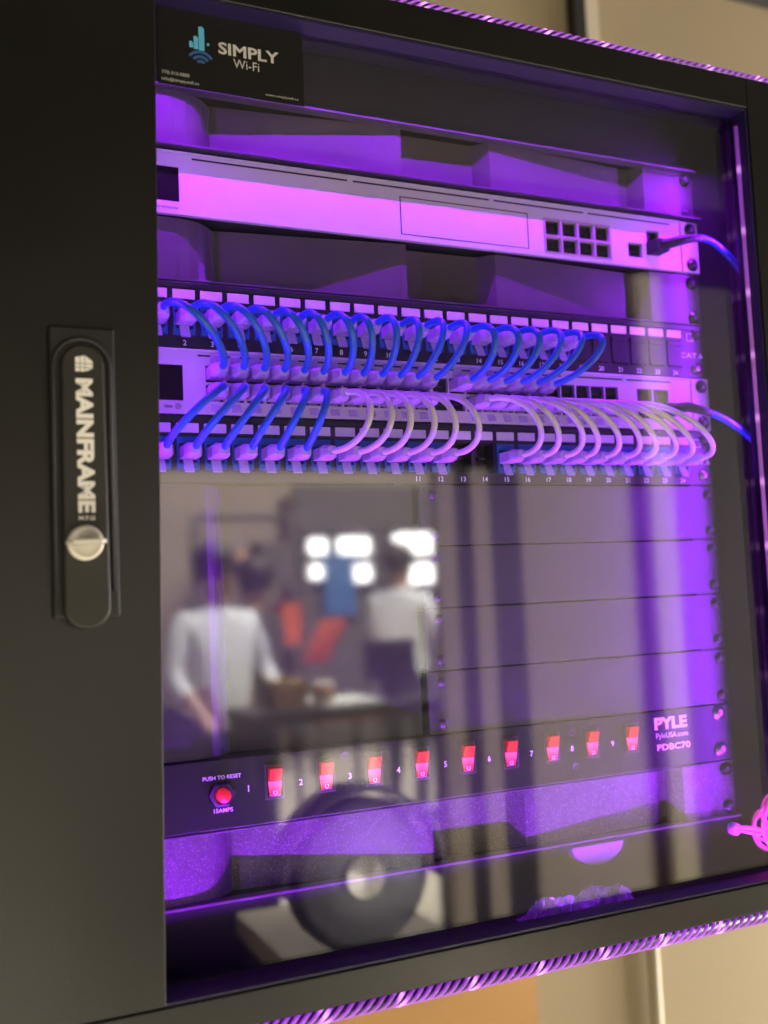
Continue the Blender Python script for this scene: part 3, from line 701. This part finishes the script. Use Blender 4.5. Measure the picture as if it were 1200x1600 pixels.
for k, (x, z, w_, h_, c_) in enumerate(((-250, 1025, 260, 300, 'pale_board'), (60, 1025, 240, 220, 'cardboard'), (290, 1025, 160, 330, 'orange_cloth'), (-200, 1525, 300, 260, 'cardboard'), (180, 1525, 280, 330, 'grey_bay'), (-100, 525, 340, 300, 'blue_tarp'))):
    b = MB(); b.box(-w_/2, w_/2, -150, 150, 0, h_); o = b.build('storage_box', MATS[c_], None, 6); put(o, 1960+x, -7300, -1744+z+.5)
    tag(o, ['pale box on the middle shelf of the grey unit reflected behind the people', 'brown box on the middle shelf of the grey unit reflected in the glass', 'orange box on the middle shelf of the grey unit reflected in the glass', 'brown box on the upper shelf of the grey unit reflected in the glass', 'grey box on the upper shelf of the grey unit reflected in the glass', 'blue box on the lower shelf of the grey unit reflected in the glass'][k], 'box', 'boxes on the reflected shelf unit')

def person(label, loc, rz, height, arms, shirt, trousers):
    k = height/1.7
    t = bpy.data.objects.new('person', None)
    V, E, R = [], [], []
    def v(p, r, par=None):
        V.append(Vector(p)*k); R.append(r*k); i = len(V)-1
        if par is not None: E.append((par, i))
        return i
    pel = v((0, 0, .92), .155); sp = v((0, 0, 1.10), .145, pel); ch = v((0, .01, 1.30), .165, sp); nb = v((0, .01, 1.44), .075, ch); nk = v((0, 0, 1.50), .058, nb)
    h1_ = v((0, -.02, 1.58), .085, nk); h2_ = v((0, -.01, 1.65), .088, h1_)
    for s, arm in zip((-1, 1), arms):
        sh = v((s*.18, .01, 1.40), .068, ch); el = v(arm[0], .046, sh); wr = v(arm[1], .032, el)
        d = (Vector(arm[1])-Vector(arm[0])).normalized(); side = d.cross(Vector((0, 0, 1))).normalized() if abs(d.z) < .9 else Vector((1, 0, 0))
        pm = v(Vector(arm[1])+d*.06, .034, wr)
        for q, ln in ((-1.5, .065), (-.5, .08), (.5, .085), (1.5, .07)):
            f = v(Vector(arm[1])+d*.10+side*q*.019, .010, pm); v(Vector(arm[1])+d*(.10+ln)+side*q*.021+Vector((0, 0, -.012)), .008, f)
        th = v(Vector(arm[1])+d*.05+side*.05, .011, pm); v(Vector(arm[1])+d*.09+side*.065, .009, th)
        hip = v((s*.095, 0, .86), .095, pel); kn = v((s*.10, -.01, .48), .062, hip); an = v((s*.105, .02, .09), .042, kn); v((s*.115, -.14, .035), .038, an)
    me = bpy.data.meshes.new('person'); me.from_pydata([p for p in V], E, []); o = bpy.data.objects.new('person', me); col.objects.link(o)
    o.modifiers.new('skin', 'SKIN'); ss = o.modifiers.new('sub', 'SUBSURF'); ss.levels = ss.render_levels = 2
    for i, sv in enumerate(me.skin_vertices[0].data): sv.radius = (R[i], R[i]*.86); sv.use_root = (i == 0)
    ev = bpy.data.meshes.new_from_object(o.evaluated_get(bpy.context.evaluated_depsgraph_get())); bpy.data.objects.remove(o)
    for m in (SKIN, shirt, trousers): ev.materials.append(m)
    hands = [Vector(a[1])*k for a in arms]
    for p in ev.polygons:
        c = p.center; p.use_smooth = True
        p.material_index = 2 if c.z < .95*k else (0 if c.z > 1.47*k or min((c-h).length for h in hands) < .20*k and min((c-Vector(a[0])*k).length for a in arms) > .12*k else 1)
    ob = bpy.data.objects.new('person', ev); col.objects.link(ob); ob.location = Vector(loc)*MM; ob.rotation_euler = (0, 0, rz)
    tag(ob, label, 'person', 'people reflected in the glass')
    b = MB(); b.rings([[(r*math.cos(a)*k, (12+r*1.12*math.sin(a))*k, z*k) for a in (2*math.pi*i/20 for i in range(20))] for r, z in ((70, 1570), (92, 1610), (99, 1660), (90, 1712), (55, 1748), (8, 1760))]); b.build('hair', HAIR, ob)
    b = MB()
    for s in (-1, 1): b.lathe([(.5, -6), (8, -3), (8, 3), (.5, 6)], (s*33*k, -84*k, 1645*k), 'Y', 10)
    b.build('eyes', HAIR, ob)
    b = MB(); b.rings([[(w_*k, -85*k, z*k), (0, (-85-d_)*k, z*k), (-w_*k, -85*k, z*k)] for w_, d_, z in ((5, 6, 1650), (9, 16, 1622), (14, 22, 1605), (8, 4, 1596))]); b.build('nose', SKIN, ob)
    return ob
down = ((-.25, -.02, 1.16), (-.23, -.20, 1.00)), ((.25, -.02, 1.16), (.23, -.20, 1.00))
person('dark haired person in a loose white shirt reflected at the left of the glass', (750, -3700, -1744), math.radians(160), 1.60, down, SHIRT, TROU)
person('person in a white shirt and dark trousers reflected under the widest bright window', (2270, -5100, -1744), math.radians(60), 1.66, (((-.26, -.05, 1.16), (-.16, -.28, 1.22)), ((.26, -.05, 1.16), (.16, -.28, 1.22))), SHIRT, TROU)
person('person in dark clothes reflected behind the person at the left', (1090, -4300, -1744), math.radians(-40), 1.56, down, mat('dark_shirt', (.05, .045, .04), .85, vary=.2), TROU)

t = thing('locker', 'tall dark locker with pale edges reflected right of the people', 'locker', (812, -1540, -1744))
for x0, x1, m in ((-114, -65, PALEP), (-65, -23, DARKP), (-23, 27, PALEP), (27, 114, DARKP)):
    b = MB(); b.box(x0, x1, 0 if m is DARKP else 18, 40 if m is DARKP else 46, 0, 1680); b.build('pale_edge' if m is PALEP else 'dark_door', m, t, 3)
t = thing('partition', 'wide beige partition with an upright post reflected over the right half of the glass', 'partition', (1350, -1540, -1744))
b = MB(); b.box(-424, 62, -20, 20, 0, 1690); b.build('board', PALEP, t)
b = MB(); b.box(66, 1500, -20, 10, 0, 2190); b.build('dark_board', mat('store_board', (.085, .072, .06), .8, vary=.15, vscale=2), t)
b = MB(); b.box(-46, 28, 20, 55, 0, 2190); b.build('post', mat('post_cream', (.62, .55, .38), .7, vary=.05), t)
for x0, x1 in ((-74, -46), (28, 60)): b = MB(); b.box(x0, x1, 19, 24, 0, 2190); b.build('dark_band', DARKP, t)  # dark upright strips on both sides of the post

# the near things on the bench, reflected at the lower left
t = thing('bench', 'small pale bench reflected under the black wheel at the bottom of the glass', 'bench', (0, -600, -1744))
b = MB(); b.box(30, 250, -260, 250, 937, 967); b.build('bench_top', BENCH, t, 3)
for x in (60, 220):
    for y in (-235, 225): b = MB(); b.box(x-20, x+20, y-20, y+20, 0, 935); b.build('leg', DARKP, t)
t = thing('black_bag', 'black soft bag reflected at the lower left of the glass', 'bag', (-53, -1000, -881))
b = MB(); prof = [(-74, 149, 0), (-99, 189, 27), (-112, 194, 77), (-114, 186, 146), (-114, 154, 241), (-109, 109, 310), (-87, 62, 360), (-37, 12, 387)]
b.rings([[((x0+x1)/2+(x1-x0)/2*math.cos(a)+3*math.sin(5*a+z*.05), 90*math.sin(a)*(1-.5*z/387)+2*math.cos(4*a), z) for a in (2*math.pi*i/32 for i in range(32))] for x0, x1, z in prof]); b.build('body', BAGM, t)
b = MB(); b.tube(bez((-50, 20, 372), (-75, 20, 428), (0, 20, 428), (-12, 20, 378), 16), 5, 8); b.build('strap', BAGM, t)
t = thing('stool', 'dark round stool under the black bag behind the bench', 'stool', (-15, -1000, -1744))
b = MB(); b.lathe([(.5, 830), (165, 830), (170, 836), (170, 856), (164, 862.5), (.5, 862.5)], (0, 0, 0), 'Z', 32); b.build('seat', DARKP, t)
for k in range(4): a = math.pi/4+k*math.pi/2; b = MB(); b.tube([(170*math.cos(a), 170*math.sin(a), 2), (120*math.cos(a), 120*math.sin(a), 829)], 12, 8); b.build('leg', DARKP, t)
t = thing('trolley_wheel', 'black wheel with a round cream hub reflected at the lower middle of the glass', 'wheel', (126, -630, -777))
b = MB(); c = (0, 0, 92)
b.lathe([(35, 16), (62, 18), (68, 15), (76, 16), (84, 12), (91.5, 4), (91.5, -16), (86, -22), (30, -22)], c, 'Y', 56); b.build('tyre', TYRE, t)
b = MB(); b.lathe([(.01, 26), (9, 26), (10, 24), (15, 24.5), (16, 22), (23, 23), (25.5, 20), (25.5, 10), (.01, 10)], c, 'Y', 40); b.build('hub', HUB, t)
b = MB(); b.rings([[(r*math.cos(a), y, 92+r*math.sin(a)) for r, y in ((103, -30), (103, 28), (107, 28), (107, -30))] for a in (math.radians(x) for x in range(-8, 190, 6))]); b.build('mudguard', mat('guard_black', (.012, .012, .013), .18), t)
